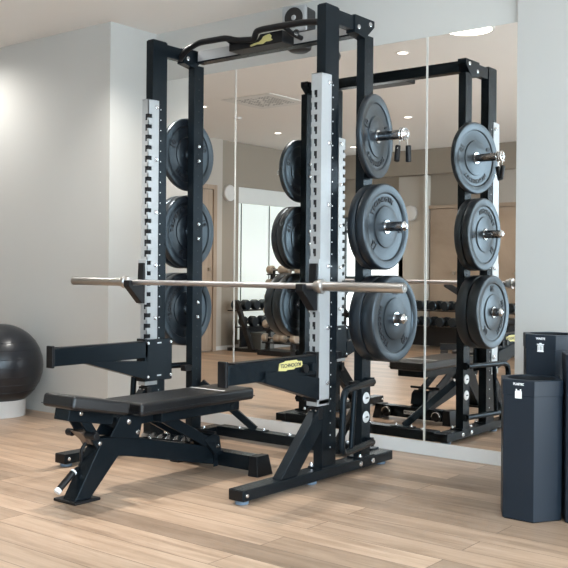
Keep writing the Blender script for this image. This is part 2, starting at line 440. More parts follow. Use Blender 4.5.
    b = B(); box(b, *XX(XI-.018, XO+.012), .41, .54, .066, .074); bp = obj('base_plate', b, M['steel_black'], rack, .002)
    for y in (.421, .528): bolt(bp, (xs(XO+.003 if y < .5 else XI-.008), y, .074), (0, 0, 1), .010, .014)
    # diagonal brace on the foot rail
    b = B(); prism(b, [(-.205, .066), (-.085, .066), (.104, .255), (.104, .38)], 'x', *XX(XI, XO)); obj('diagonal_brace', b, M['steel_black'], rack, .003)
    b = B(); box(b, *XX(XI-.012, XO+.002), .070, .104, .30, .355); br = obj('brace_bracket', b, M['black_plastic'], rack, .002)
    bolt(br, (xs(XO-.012), .070, .338), (0, -1, 0), .008, .006); bolt(br, (xs(XI+.01), .070, .338), (0, -1, 0), .008, .006)
    # top side beam with gusset
    b = B(); box(b, *XX(XI+.006, XO-.004), .214, .44, 2.180, 2.250); obj('side_beam', b, M['steel_black'], rack, .003)
    b = B(); prism(b, [(.345, 2.258), (.52, 2.258), (.52, 2.225), (.44, 2.155), (.345, 2.17)], 'x', *XX(XI-.001, XO+.003)); gu = obj('gusset', b, M['steel_black'], rack, .003)
    for y, z in ((.375, 2.20), (.478, 2.232)):
        bolt(gu, (xs(XO+.003), y, z), (sgn, 0, 0), .0125, .008); bolt(gu, (xs(XI-.001), y, z), (-sgn, 0, 0), .0125, .008)
    # plate pegs
    for zc in (1.667, 1.218, .766):
        b = B(); lathe(b, [(0, 0), (.042, 0), (.042, .010), (.0235, .012), (.0235, .205), (.0215, .214), (.012, .224), (0, .226)], (xs(XO), .475, zc), (sgn, 0, 0), 32)
        pg = obj('plate_peg', b, M['peg'], rack)
        b = B(); lathe(b, [(0, .2055), (.0238, .2055), (.0238, .214), (.013, .2262), (0, .228)], (xs(XO), .475, zc), (sgn, 0, 0), 28); obj('peg_cap', b, M['chrome'], pg)
        bolt(pg, (xs(XO+.226), .475, zc), (sgn, 0, 0), .007, .006)
    # lower C-shaped tubular store, flared outwards
    b = B()
    pts = [(xs(.618), .505, .442), (xs(.700), .13, .442), (xs(.700), .112, .145), (xs(.618), .505, .140)]
    tube(b, pts, .0165, 16, .055); h = obj('tube_holder', b, M['steel_black'], rack)
    b = B(); tube(b, [(xs(.672), .262, .44), (xs(.672), .232, .142)], .013, 14); obj('inner_tube', b, M['steel_black'], h)
    for z in (.442, .140): bx('holder_mount', M['steel_black'], h, *XX(XO, .622), .488, .514, z-.022, z+.022, bevel=.002)
    b = B(); box(b, *XX(XI+.006, XO-.006), .385, .436, .415, .45); obj('holder_block', b, M['black_plastic'], h, .003)
    for z in (.362, .267):
        b = B(); lathe(b, [(0, .006), (.012, .006), (.014, .004), (.026, .004), (.029, .001), (.029, 0), (0, 0)], (xs(XO), .475, z), (sgn, 0, 0), 28); w = obj('round_washer', b, M['washer_and_hole_light'], rack)
        b = B(); box(b, *XX(XO+.0055, XO+.0075), .463, .487, z-.003, z+.004); obj('slot', b, M['black_plastic'], w)
    # J hook
    ZB = .9265
    b = B()
    prism(b, [(.0695, ZB+.105), (.052, ZB+.105), (.047, ZB-.0155), (-.020, ZB-.0155), (-.028, ZB+.010), (-.052, ZB+.010), (-.052, ZB-.022), (.040, ZB-.115), (.0695, ZB-.115)], 'x', *XX(XI+.004, XO-.004))
    jh = obj('bar_hook', b, M['black_plastic'], rack, .003)
    b = B(); box(b, *XX(XI-.004, XO+.004), .062, .0698, ZB-.122, ZB+.125); obj('hook_plate', b, M['white_strip'], jh, .002)
    # spotter arm
    xx0 = XX
    XX = lambda a, c: X(a, c)
    b = B(); box(b, *XX(XI+.002, XO-.002), -.557, .069, .515, .602); sa = obj('spotter_arm', b, M['steel_black'], rack, .004)
    b = B(); box(b, *XX(XI, XO-.003), -.573, -.557, .507, .617); obj('stop_block', b, M['black_plastic'], sa, .004)
    b = B(); box(b, *XX(XI+.004, XO-.002), -.520, .066, .602, .607); obj('wear_strip', b, M['black_plastic'], sa, .001)
    b = B()
    if sgn > 0: prism(b, [(-.36, .516), (-.30, .552), (-.245, .552), (.066, .498), (.066, .395)], 'x', *XX(XI-.002, XO+.010))
    else: prism(b, [(-.36, .516), (-.245, .520), (.066, .498), (.066, .395)], 'x', *XX(XI-.002, XO+.004))
    bc = obj('arm_gusset', b, M['steel_black'], sa, .003)
    if sgn > 0:
        b = B(); box(b, *XX(XO+.009, XO+.016), -.335, -.30, .512, .556); obj('gusset_flange', b, M['steel_black'], bc, .002)
        b = B(); box(b, *XX(XO, XO+.022), -.005, .035, .535, .572); obj('pin_knob', b, M['steel_black'], sa, .003)
        b = B(); cyl(b, (XO, -.05, .55), (XO+.02, -.05, .55), .02, 20); obj('pin_head', b, M['black_plastic'], sa, .002)
        # badge
        b = B(); prism(b, [(-.232, .553), (-.225, .585), (-.19, .590), (-.183, .594), (-.10, .594), (-.094, .588), (-.062, .586), (-.058, .566), (-.068, .560), (-.112, .559), (-.12, .553), (-.17, .553), (-.178, .549)], 'x', XO, XO+.003)
        bd = obj('badge', b, M['yellow'], sa)
        b = B(); text_bm(b, 'TECHNOGYM', .024, .0006, Matrix.Translation((XO+.0032, -.145, .572)) @ Matrix.Rotation(PI/2, 4, 'Z') @ Matrix.Rotation(PI/2, 4, 'X'), 1.0, .0006)
        obj('badge_lettering', b, M['ink'], bd, smooth=False)
    XX = xx0
    b = B()
    box(b, *XX(XI-.022, XI-.006), .045, .25, .387, .615); ca = obj('carriage_plate', b, M['steel_black'], sa, .004)
    b = B(); box(b, *XX(XI-.012, XO+.002), .052, .0695, .385, .618); obj('carriage_web', b, M['black_plastic'], sa, .002)
    b = B(); box(b, *XX(XI-.006, XO+.006), .215, .25, .575, .61); obj('carriage_clip', b, M['black_plastic'], sa, .003)
    for y in (.065, .235):
        for z in (.412, .595): bolt(ca, (xs(XI-.022), y, z), (-sgn, 0, 0), .009, .008)
    for z in (.412, .590): bx('plate_slot', M['white_ink'], ca, *XX(XI-.0235, XI-.022), .135, .165, z, z+.007)

# rear crossbeam on the floor, V struts, top crossbeam and pull-up grips
b = B(); box(b, -.571-.001, .52+.001, .645, .72, .016, .073); cb = obj('floor_crossbeam', b, M['steel_black'], rack, .004)
for x in (-.42, -.05, .05, .42): bolt(cb, (x, .68, .073), (0, 0, 1), .013, .010)
for s in (1, -1):
    x1 = .553 if s > 0 else -.580
    b = B(); bar(b, (s*.29, .672, .078), (x1*.97, .505, .345), .028, .040); sr = obj('rear_strut', b, M['steel_black'], rack, .003)
    b = B(); box(b, s*.29-.07, s*.29+.07, .65, .712, .0725, .079); obj('strut_plate', b, M['steel_black'], sr, .001)
    for k in (-.05, .055): bolt(sr, (s*.29+k, .68, .079), (0, 0, 1), .011, .011)
b = B(); box(b, -.568, .544, .437, .505, 2.184, 2.249); tb = obj('top_crossbeam', b, M['steel_black'], rack, .004)
for x0_, x1_ in ((-.545, -.195), (.15, .54)):
    bx('beam_sheen_plate', M['spk_grey'], tb, x0_, x1_, .4345, .4375, 2.192, 2.247)  # grey plates added on the black beam, painting the light its face reflects
b = B()
G = [(-.585, .33, 2.190), (-.50, .296, 2.226), (-.40, .29, 2.250), (-.20, .29, 2.246), (-.14, .31, 2.228), (-.02, .31, 2.216), (-.004, .30, 2.232), (.012, .292, 2.250), (.05, .29, 2.254), (.20, .29, 2.252), (.34, .29, 2.246), (.45, .292, 2.232), (.56, .31, 2.200)]
tube(b, G, .0165, 16, .03); pu = obj('pull_up_bar', b, M['black_plastic'], rack)
b = B(); prism(b, [(-.22, 2.240), (-.13, 2.226), (-.02, 2.222), (.0, 2.247), (.15, 2.247), (.15, 2.184), (-.22, 2.184)], 'y', .335, .438); cp = obj('centre_panel', b, M['black_plastic'], tb, .004)
# yellow emblem: a small stretched figure
b = B()
em = [(-.150, .0), (-.110, .008), (-.075, .010), (-.050, .022), (-.035, .040), (-.010, .046), (.02, .050), (.035, .036), (.030, .022), (.045, .010), (.02, .004), (-.01, .006), (-.04, -.006), (-.09, -.002), (-.145, -.010)]
prism(b, [(.052+p[0]*.78, 2.196+p[1]*.82) for p in em], 'y', .3315, .335); obj('emblem', b, M['yellow'], cp)
for x in (-.20, .20):
    b = B(); tube(b, [(x, .44, 2.215), (x, .36, 2.222), (x, .292, 2.244)], .013, 14, .03); gr = obj('neutral_grip', b, M['black_plastic'], pu)
    b = B(); tube(b, [(x+.005, .385, 2.226), (x+.03, .352, 2.226)], .0155, 14); obj('grip_sleeve', b, M['chrome'], gr)

# ------------------------------------------------------------------ weight plates
def plate(label, x_out, zc, t, R, side, num, rot, group, first=False, x_off=0):
    """x_out: outer face of the plate (absolute distance from rack middle)"""
    o = thing('weight_plate', label, 'weight plate', (side*(x_out-t/2)+(-.024 if side < 0 else 0), .475, zc), 0 if side > 0 else PI, group)
    h = t/2; s = R/.213
    half = [(.024, h), (.030*s, h+.003), (.034*s, h+.003), (.036*s, h-.001), (.098*s, h-.002), (.102*s, h-.003), (.104*s, h-.009), (.108*s, h-.010), (.164*s, h-.008), (.168*s, h-.002), (.172*s, h), (.205*s, h), (.2105*s, h-.003), (.213*s, h-.008)]
    prof = half+[(r, -x) for r, x in half[::-1]]
    b = B(); lathe(b, prof, (0, 0, 0), (1, 0, 0), 96, True); obj('disc', b, M['rubber'], o, angle=28)
    b = B(); lathe(b, [(.0238, h+.0035), (.033*s, h+.0035), (.033*s, -h-.0035), (.0238, -h-.0035)], (0, 0, 0), (1, 0, 0), 40, True); obj('hub_ring', b, M['chrome'], o)
    b = B()
    for f in (1, -1):
        base = Matrix.Identity(4) if f > 0 else Matrix.Rotation(PI, 4, 'Z')
        word = 'TECHNOGYM'; r = .136*s
        for i, ch in enumerate(word):
            a = rot-(i-(len(word)-1)/2)*math.radians(10.5)
            m = base @ Matrix.Rotation(a, 4, 'X') @ Matrix.Translation((h-.0075, 0, r)) @ Matrix.Rotation(PI/2, 4, 'Z') @ Matrix.Rotation(PI/2, 4, 'X')
            text_bm(b, ch, .034*s, .0016, m, 1, .001)
        for da in (PI*.62, -PI*.62):
            m = base @ Matrix.Rotation(rot+da, 4, 'X') @ Matrix.Translation((h-.0075, 0, r)) @ Matrix.Rotation(PI/2, 4, 'Z') @ Matrix.Rotation(PI/2, 4, 'X')
            text_bm(b, num, .05*s, .0016, m, 1, .0014)
    obj('raised_lettering', b, M['letter'], o, smooth=False)
    return o
for side, sn in ((1, 'right'), (-1, 'left')):
    where = 'beside the mirror centre' if side > 0 else 'towards the white corner'
    fr = 'near the bins' if side > 0 else 'over the ball end'
    if side > 0:
        plate('thin black rubber plate alone on the top right peg, with a spring clip in front', .652, 1.667, .030, .211, 1, '10', PI, 'plates on the right pegs').rotation_euler[2] = math.radians(10)
        plate('outer black rubber plate with raised ring on the middle right peg', .711, 1.217, .047, .213, 1, '15', .35, 'plates on the right pegs')
        plate('inner black rubber plate squeezed against the post on the middle right peg', .660, 1.217, .045, .213, 1, '15', 2.1, 'plates on the right pegs')
        plate('outer thick black rubber plate on the lowest right peg, behind the barbell end', .768, .765, .068, .213, 1, '20', 1.9, 'plates on the right pegs')
        plate('inner thick black rubber plate on the lowest right peg, nearest the post', .696, .765, .068, .213, 1, '20', -.6, 'plates on the right pegs')
    else:
        plate('single black rubber plate on the top left peg', .652, 1.667, .032, .211, -1, '10', PI, 'plates on the left pegs')
        plate('inner black rubber plate on the middle left peg, seen from its back', .660, 1.217, .045, .213, -1, '15', .8, 'plates on the left pegs')
        plate('outer black rubber plate on the middle left peg, half hidden behind its twin', .711, 1.217, .047, .213, -1, '15', 2.1, 'plates on the left pegs')
        plate('inner thick black rubber plate on the lowest left peg, behind the barbell shaft', .696, .765, .068, .213, -1, '20', 1.2, 'plates on the left pegs')
        plate('outer thick black rubber plate on the lowest left peg, towards the ball', .768, .765, .068, .213, -1, '20', -.6, 'plates on the left pegs')

# spring clip on the top right peg
t = thing('spring_clip', 'chrome spring clip with two black grips hanging on the top right peg', 'clip', (.80, .475, 1.667))
b = B(); pts = []
for k in range(73):
    a = k/72*2.6*2*PI; pts.append((-.018+.036*k/72, math.sin(a)*.0285, math.cos(a)*.0285))
tube(b, pts, .0048, 8); obj('spring_coil', b, M['chrome'], t)
for k, (x, y0, y1) in enumerate(((-.016, -.012, -.030), (.016, .010, .022))):
    b = B(); tube(b, [(x, y0*.6, -.027), (x, y0, -.05), (x, y1, -.075)], .0034, 8); w = obj('clip_wire', b, M['chrome'], t)
    b = B(); tube(b, [(x*1.4, y0*1.0, -.055), (x, y1*1.1, -.135)], .0135, 14); obj('clip_grip', b, M['black_plastic'], w, .004)

# ------------------------------------------------------------------ barbell
t = thing('barbell', 'long steel barbell resting unloaded across the two bar hooks', 'barbell', (0, 0, .9265))
b = B(); cyl(b, (-.655, 0, 0), (.655, 0, 0), .0140, 24); obj('shaft', b, M['bar_shaft'], t)
for s in (1, -1):
    b = B(); lathe(b, [(0, .655), (.0225, .657), (.0225, 1.094), (.0205, 1.1), (.016, 1.1), (.015, 1.094), (.008, 1.094), (0, 1.096)], (0, 0, 0), (s, 0, 0), 36); sl = obj('sleeve', b, M['bar_steel'], t)
    b = B(); lathe(b, [(.013, .626), (.024, .626), (.026, .630), (.027, .644), (.033, .648), (.0345, .652), (.0345, .668), (.032, .672), (.0223, .674)], (0, 0, 0), (s, 0, 0), 40); obj('collar', b, M['bar_steel'], t)

# ------------------------------------------------------------------ bench
bn = thing('weight_bench', 'low black adjustable weight bench standing between the feet of the rack', 'bench')
def pad(name, parent, w0, w1, L, th, bev):
    """pad of length L along +Y from 0, width w0 at the front and w1 at the end, top at z=0"""
    b = B(); vs = box(b, -1, 1, 0, L, -th, 0)
    for v in vs: v.co.x *= (w0 if v.co.y < L/2 else w1)/2
    return obj(name, b, M['leather'], parent, bev, 4)
# seat, tipped up at the front
s = pad('seat_pad', bn, .205, .262, .298, .058, .016); s.location = (.006, -.966, .472); s.rotation_euler = (math.radians(-10.6), 0, 0)
b = B(); prism(b, [(-.104, -.0012), (.104, -.0012), (.1325, .2992), (-.1325, .2992)], 'z', -.046, -.043); sp = obj('seam_piping', b, M['leather'], s, .001)
b = B(); box(b, -.068, .028, .05, .30, -.108, -.058); o = obj('seat_frame', b, M['steel_black'], s, .003)
# backrest, flat
k = pad('backrest_pad', bn, .262, .262, .775, .060, .016); k.location = (-.004, -.608, .404)
b = B(); box(b, -.1325, .1325, -.0012, .7762, -.042, -.0385); obj('seam_piping', b, M['leather'], k, .001)
b = B(); box(b, -.115, .115, .555, .575, -.002, .0008); obj('stripe', b, M['stitch'], k)
b = B(); box(b, -.105, .095, .16, .70, -.108, -.060); o = obj('backrest_frame', b, M['steel_black'], k, .004)
b = B(); box(b, -.05, .04, -.06, .2, -.11, -.062); obj('hinge_block', b, M['steel_black'], k, .003)
# main beam, dropping towards the rear
b = B(); prism(b, [(-.77, .262), (-.62, .250), (-.02, .118), (-.02, .030), (-.60, .160), (-.70, .178)], 'x', -.045, .04); mb = obj('main_beam', b, M['steel_black'], bn, .004)
# front leg and foot plate
b = B(); prism(b, [(-.90, .012), (-.815, .012), (-.655, .175), (-.62, .245), (-.745, .262), (-.775, .215)], 'x', -.044, .039); fl = obj('front_leg', b, M['steel_black'], bn, .004)
b = B(); box(b, -.088, .058, -.915, -.775, 0, .013); obj('foot_plate', b, M['black_plastic'], bn, .004)
# seat support links, plate between (brown paints a warm reflection) and the roller
for x in (-.058, .020):
    b = B(); prism(b, [(-.90, .395), (-.85, .395), (-.735, .235), (-.775, .215)], 'x', x, x+.012); lk_ = obj('seat_link', b, M['steel_black'], bn, .003)
    bolt(lk_, (x+.012, -.868, .382), (1, 0, 0), .010, .008); bolt(lk_, (x+.012, -.762, .238), (1, 0, 0), .010, .008)
b = B(); prism(b, [(-.862, .300), (-.80, .300), (-.765, .245), (-.79, .235)], 'x', -.046, .02); obj('link_plate', b, mat('warm_reflection_brown', (.12, .085, .065), .4, .2, .1, 20), bn, .002)
for x0_, x1_ in ((-.095, -.058), (.032, .10)):
    b = B(); cyl(b, (x0_, -.835, .286), (x1_, -.835, .286), .0165, 20); obj('foot_roller', b, M['black_plastic'], bn, .004)
# rear supports of the hinge
for x in (-.055, .042):
    b = B(); prism(b, [(-.72, .262), (-.55, .232), (-.52, .345), (-.66, .345)], 'x', x, x+.010); hp = obj('hinge_plate', b, M['steel_black'], bn, .003)
    bolt(hp, (x+.010, -.615, .318), (1, 0, 0), .012, .010); bolt(hp, (x+.010, -.56, .265), (1, 0, 0), .011, .006)
# adjusting handle
b = B(); tube(b, [(-.02, -.775, .255), (-.03, -.815, .215), (-.035, -.805, .14), (-.03, -.85, .128), (-.022, -.868, .118)], .0075, 12, .03); lv = obj('pop_handle', b, M['black_plastic'], bn)
b = B(); cyl(b, (-.022, -.864, .120), (-.018, -.938, .064), .0145, 18); obj('handle_grip', b, M['black_plastic'], lv, .002)
b = B(); cyl(b, (-.018, -.938, .064), (-.0175, -.953, .0525), .0152, 18); o = obj('grip_tip', b, M['white_ink'], lv, .003)
b = B(); cyl(b, (-.0225, -.862, .1215), (-.0228, -.856, .126), .0152, 18); obj('grip_ring', b, M['white_ink'], lv, .001)
# strut and ladder
for x in (-.062, .050):
    b = B(); bar(b, (x, -.415, .322), (x, -.10, .155), .016, .052); st_ = obj('adjusting_strut', b, M['steel_black'], bn, .003)
    bolt(st_, (x+.008*(1 if x > 0 else -1), -.385, .315), (1 if x > 0 else -1, 0, 0), .012, .010)
b = B(); prism(b, [(-.135, .175), (-.055, .195), (-.02, .175), (-.005, .10), (-.05, .085)], 'x', -.068, .062); lb = obj('strut_bracket', b, M['steel_black'], bn, .004)
bolt(lb, (.062, -.038, .128), (1, 0, 0), .010, .007)
b = B(); cyl(b, (-.12, -.10, .205), (.105, -.10, .205), .0085, 14); obj('cross_pin', b, M['black_plastic'], bn, .002)
b = B()
for i in range(6):
    y = -.47+i*.052; z = .226-i*.0112
    prism(b, [(y, z), (y+.030, z-.006), (y+.036, z+.018), (y+.012, z+.013)], 'x', -.025, .030)
obj('ladder_teeth', b, M['bolt'], mb, .001)
# rear stabiliser
b = B(); box(b, -.27, .27, .012, .085, .020, .092); sbm = obj('stabiliser', b, M['steel_black'], bn, .004)
b = B(); box(b, .041, .048, -.045, -.018, .025, .118); obj('end_flange', b, M['steel_black'], mb, .001)
b = B(); box(b, -.05, .05, -.05, .02, .078, .098); obj('joint_plate', b, M['steel_black'], sbm, .002)
for s_ in (1, -1):
    b = B(); vs = box(b, .236, .282, .003, .094, 0, .096)
    for v in vs:
        if v.co.z < .05:
            v.co.y += .014*(1 if v.co.y > .05 else -1)
            if v.co.x > .25: v.co.x += .016
        v.co.x *= s_
    obj('end_cap', b, M['black_plastic'], sbm, .003)
    b = B(); lathe(b, [(.008, 0), (.030, 0), (.033, .004), (.033, .020), (.030, .024), (.008, .024)], (s_*.19, .086, .052), (0, 1, 0), 28); wh = obj('wheel', b, M['black_plastic'], sbm)
    b = B(); tube(b, [(s_*.19+.030*math.cos(a), .112, .052+.030*math.sin(a)) for a in [i*PI/10 for i in range(11)]], .003, 8); obj('wheel_rim', b, M['bolt'], wh)
b = B(); box(b, -.062, .062, .085, .0865, .046, .070); lp = obj('label_plate', b, M['white_ink'], sbm)
b = B(); text_bm(b, 'TECHNOGYM', .019, .0004, Matrix.Translation((0, .0868, .058)) @ Matrix.Rotation(PI, 4, 'Z') @ Matrix.Rotation(PI/2, 4, 'X'), 1, .0004); obj('label_lettering', b, M['ink'], lp, smooth=False)

# ------------------------------------------------------------------ hexagonal bins
S = .1365
def hexa(s, a0=-61.5): return [(s*math.cos(math.radians(a0+60*i)), s*math.sin(math.radians(a0+60*i))) for i in range(6)]
def bin_(cx, cy, H, label, word, icon):
    t = thing('hexagonal_bin', label, 'waste bin', (cx, cy, 0), group='hexagonal waste bins')
    b = B(); prism(b, hexa(S-.003), 'z', .004, H-.062); obj('body', b, M['bin'], t, .0025)
    b = B(); prism(b, hexa(S-.012), 'z', 0, .004); obj('plinth', b, M['bin_dark'], t)
    # lid collar with a round opening
    b = B(); outer = hexa(S)
    nseg = 48; ring = []; R = .098
    def hex_r(a):
        k = ((math.degrees(a)+61.5) % 60)-30
        return S*math.cos(PI/6)/math.cos(math.radians(k))
    angs = sorted([2*PI*i/nseg for i in range(nseg)]+[math.radians(-61.5+60*i) % (2*PI) for i in range(6)])
    n_ = len(angs)
    def ringv(f, z): return [b.verts.new((f(a)*math.cos(a), f(a)*math.sin(a), z)) for a in angs]
    r0 = ringv(hex_r, H-.062); r1 = ringv(hex_r, H-.003); r1b = ringv(lambda a: hex_r(a)-.003, H); r2 = ringv(lambda a: R, H); r3 = ringv(lambda a: R, H-.055); c0 = ringv(lambda a: R*.2, H-.062)
    for p, q in ((r0, r1), (r1, r1b), (r1b, r2), (r2, r3), (r3, c0), (c0, r0)):
        for i in range(n_): b.faces.new((p[i], p[(i+1) % n_], q[(i+1) % n_], q[i]))
    lid = obj('lid', b, M['bin'], t, angle=20)
    b = B(); lathe(b, [(R-.001, H-.05), (R-.001, H-.004), (R-.006, H-.004), (R-.006, H-.05)], (0, 0, 0), (0, 0, 1), 48, True); obj('liner', b, M['bin_dark'], lid)
    # print on the left front face (normal at -91.5 degrees)
    a = math.radians(-91.5); ap = S*math.cos(PI/6)+.0006
    face = Matrix.Rotation(math.radians(-1.5), 4, 'Z') @ Matrix.Translation((0, -ap, 0)) @ Matrix.Rotation(PI/2, 4, 'X')
    b = B(); text_bm(b, word, .0125, .0004, face @ Matrix.Translation((0, H-.017, 0)), 1, .0006); obj('lettering', b, M['white_ink'], lid, smooth=False)
    b = B()
    def rect(x0, x1, y0, y1): box(b, x0, x1, y0, y1, -.0004, .0006, mtx=face @ Matrix.Translation((0, H-.006, 0)) @ Matrix.Scale(.85, 4))
    if icon == 'bag':
        rect(-.017, .017, -.080, -.046); rect(-.014, -.007, -.046, -.036); rect(.007, .014, -.046, -.036); rect(-.007, .007, -.046, -.043)
    else:
        rect(-.015, .015, -.074, -.046); rect(-.019, .019, -.044, -.039); rect(-.006, .006, -.039, -.034); rect(-.017, .017, -.079, -.074)
    ic = obj('pictogram', b, M['white_ink'], lid, smooth=False)
    if icon != 'bag':
        b = B()
        for x in (-.008, 0, .008): box(b, x-.0013, x+.0013, -.070, -.050, .0006, .0008, mtx=face @ Matrix.Translation((0, H-.006, 0)) @ Matrix.Scale(.85, 4))
        obj('pictogram_bars', b, M['bin'], lid, smooth=False)
    return t
cx, cy = 1.5887, .197
bin_(cx, cy, .566, 'shortest dark hexagonal bin, in front, with a white bag pictogram', 'PLASTIC', 'bag')
bin_(cx-.030, cy+.286, .732, 'tallest dark hexagonal bin, at the back by the pilaster, with a white basket pictogram', 'WASTE', 'can')
bin_(cx+.2275, cy+.088, .672, 'middle-height dark hexagonal bin, cut off by the right edge', 'PAPER', 'can')

# ------------------------------------------------------------------ exercise ball on its ring
t = thing('exercise_ball', 'dark grey inflated exercise ball sitting in a white ring by the wall', 'ball', (-2.252, .318, 0))
b = B(); bmesh.ops.create_uvsphere(b, u_segments=64, v_segments=40, radius=.280, matrix=Matrix.Translation((0, 0, .338)))
bl = obj('ball_skin', b, M['ball'], t)
b = B()
for i in range(7):
    a = math.radians(-36+i*12); z = .338+.2803*math.sin(a); r = .2803*math.cos(a)
    lathe(b, [(r+.0012, z-.0025), (r+.002, z), (r+.0012, z+.0025)], (0, 0, 0), (0, 0, 1), 64)
obj('ridge', b, M['ball'], t)
b = B(); text_bm(b, 'TECHNOGYM', .045, .0005, Matrix.Translation((.0, -.2845, .36)) @ Matrix.Rotation(PI/2, 4, 'X'))
for v in b.verts:
    d = (v.co-Vector((0, 0, .338))).normalized(); v.co = Vector((0, 0, .338))+d*.2822
obj('ball_lettering', b, mat('pale_print', (.22, .22, .24), .5), t, smooth=False)
t = thing('ball_ring', 'low white plastic ring holding the exercise ball on the floor', 'stand', (-2.252, .318, 0))
b = B(); lathe(b, [(.152, 0), (.166, 0), (.166, .108), (.163, .112), (.160, .112), (.152, .098)], (0, 0, 0), (0, 0, 1), 72, True); obj('ring_wall', b, M['white_ring'], t)

# ------------------------------------------------------------------ loudspeaker on the wall over the mirror
t = thing('loudspeaker', 'small grey and black loudspeaker fixed to the wall above the mirror, behind the pull-up bar', 'speaker', (-.145, .865, 2.452), math.radians(10))
b = B(); box(b, -.095, .095, -.085, -.055, -.09, .09); o = obj('front_baffle', b, M['spk_grey'], t, .026, 5)
b = B(); box(b, -.09, .09, -.058, .085, -.085, .085); obj('cabinet', b, M['spk_dark'], t, .022, 4)
b = B(); lathe(b, [(.070, -.004), (.070, .003), (.064, .004), (.058, .0015), (.02, .0012), (0, .0012)], (0, -.0848, .004), (0, -1, 0), 48)
bb = obj('cone', b, M['cone'], t)
b = B(); lathe(b, [(0, .012), (.012, .010), (.020, 0), (.020, -.004), (0, -.006)], (0, -.084, .004), (0, -1, 0), 24); obj('dust_cap', b, M['spk_grey'], t)
b = B(); lathe(b, [(0, -.215), (.060, -.215), (.082, -.200), (.088, -.175), (.078, -.150), (.040, -.13), (.035, -.08), (0, -.08)], (0, .0, 0), (0, 0, 1), 36); obj('swivel_base', b, M['spk_dark'], t)
b = B(); bar(b, (.02, .05, -.02), (.02, .172, -.02), .05, .06); obj('wall_bracket', b, M['spk_grey'], t, .004)
t.scale = (.84, .84, .84)

# ------------------------------------------------------------------ ceiling fittings
def lamp_energy(o, e, col, spot=None, size=.06):
    pass
downs = [(-.42, -.45, 1), (.9, -1.15, 0), (-2.85, .12, 2), (-3.70, -3.07, 3), (-1.87, -2.96, 3), (-3.67, -4.60, 3), (-1.85, -4.55, 3), (.2, -3.0, 3), (2.2, -1.2, 0), (-3.2, -1.25, 3), (2.2, -4.4, 3), (-.95, .30, 2)]
names = ['front', 'near', 'wall-washing']
for i, (x, y, k) in enumerate(downs):
    lab_ = {0: 'recessed round downlight in the ceiling before the rack', 1: 'recessed round downlight over the bench end of the rack',
            2: 'recessed round downlight washing the grey wall' if x < -2 else 'recessed round downlight close to the white return wall',
            3: 'recessed round downlight in the rear ceiling, seen only in the mirror'}[k]
    t = thing('downlight', lab_, 'ceiling light', (x, y, ZC), group='recessed downlights %s' % ('seen in the mirror' if k == 3 else lab_.split(' in ')[-1] if k == 0 else lab_[-22:]))
    b = B(); lathe(b, [(.038, -.004), (.048, -.005), (.052, -.001), (.052, 0), (.038, 0)], (0, 0, 0), (0, 0, 1), 32, True); obj('trim_ring', b, M['vent'], t)
    b = B(); cyl(b, (0, 0, -.0025), (0, 0, -.0005), .0375, 28); obj('diffuser', b, M['lamp'], t)
    L = bpy.data.lights.new('downlight_lamp', 'SPOT'); L.energy = {0: 45, 1: 230, 2: 70 if x < -2 else 125, 3: 60}[k]; L.color = {0: (1., .95, .88), 1: (1., .95, .88), 2: (1., .97, .92), 3: (1., .86, .68)}[k]
    L.spot_size = math.radians((165 if x < -2 else 125) if k == 2 else 80 if k == 1 else 105); L.spot_blend = .8; L.shadow_soft_size = .035
    lo = bpy.data.objects.new('downlight_lamp', L); C.objects.link(lo); lo.location = (x, y, ZC-.012)
# broad round ceiling light whose reflection touches the mirror's top edge
t = thing('ceiling_light', 'broad round ceiling light before the rack, mirrored at the top of the mirror', 'ceiling light', (.29, -.12, ZC))
b = B(); lathe(b, [(.15, -.012), (.16, -.012), (.165, -.008), (.165, 0), (.15, 0)], (0, 0, 0), (0, 0, 1), 48, True); obj('trim_ring', b, M['vent'], t)
b = B(); cyl(b, (0, 0, -.009), (0, 0, -.0005), .149, 48); obj('diffuser', b, M['lamp'], t)
# perforated air vent
t = thing('ceiling_vent', 'square white perforated air vent in the ceiling, seen in the mirror', 'vent', (-2.50, -1.38, ZC))
b = B(); box(b, -.30, .30, -.30, .30, -.006, 0); vf = obj('vent_frame', b, M['vent'], t, .002)
b = B(); rnd = random.Random(3)
for i in range(12):
    for j in range(12):
        if rnd.random() < .8:
            x = -.19+i*.0345; y = -.19+j*.0345; box(b, x-.012, x+.012, y-.006, y+.006, -.0068, -.0058)
obj('vent_holes', b, M['vent_dark'], t, smooth=False)
b = B(); lathe(b, [(0, -.02), (.035, -.02), (.045, -.008), (.047, 0), (0, 0)], (-3.35, -1.95, ZC), (0, 0, 1), 28); tag(obj('smoke_detector', b, M['vent'], None), 'small white disc on the ceiling beyond the vent, seen in the mirror', 'smoke detector')

# ------------------------------------------------------------------ what stands in the mirrored part of the room
for nm, p, d, lab_ in (('wall_lamp', (XL+.004, -3.226, 1.955), (1, 0, 0), 'flat round white wall lamp by the frosted window'), ('wall_lamp', (-3.266, YB+.052, 1.775), (0, 1, 0), 'flat round white wall lamp on the rear column')):
    b = B(); lathe(b, [(0, .045), (.085, .045), (.10, .038), (.104, .02), (.104, 0), (0, 0)], p, d, 40)
    tag(obj(nm, b, M['white_ring'], None), lab_, 'wall lamp', 'round wall lamps')

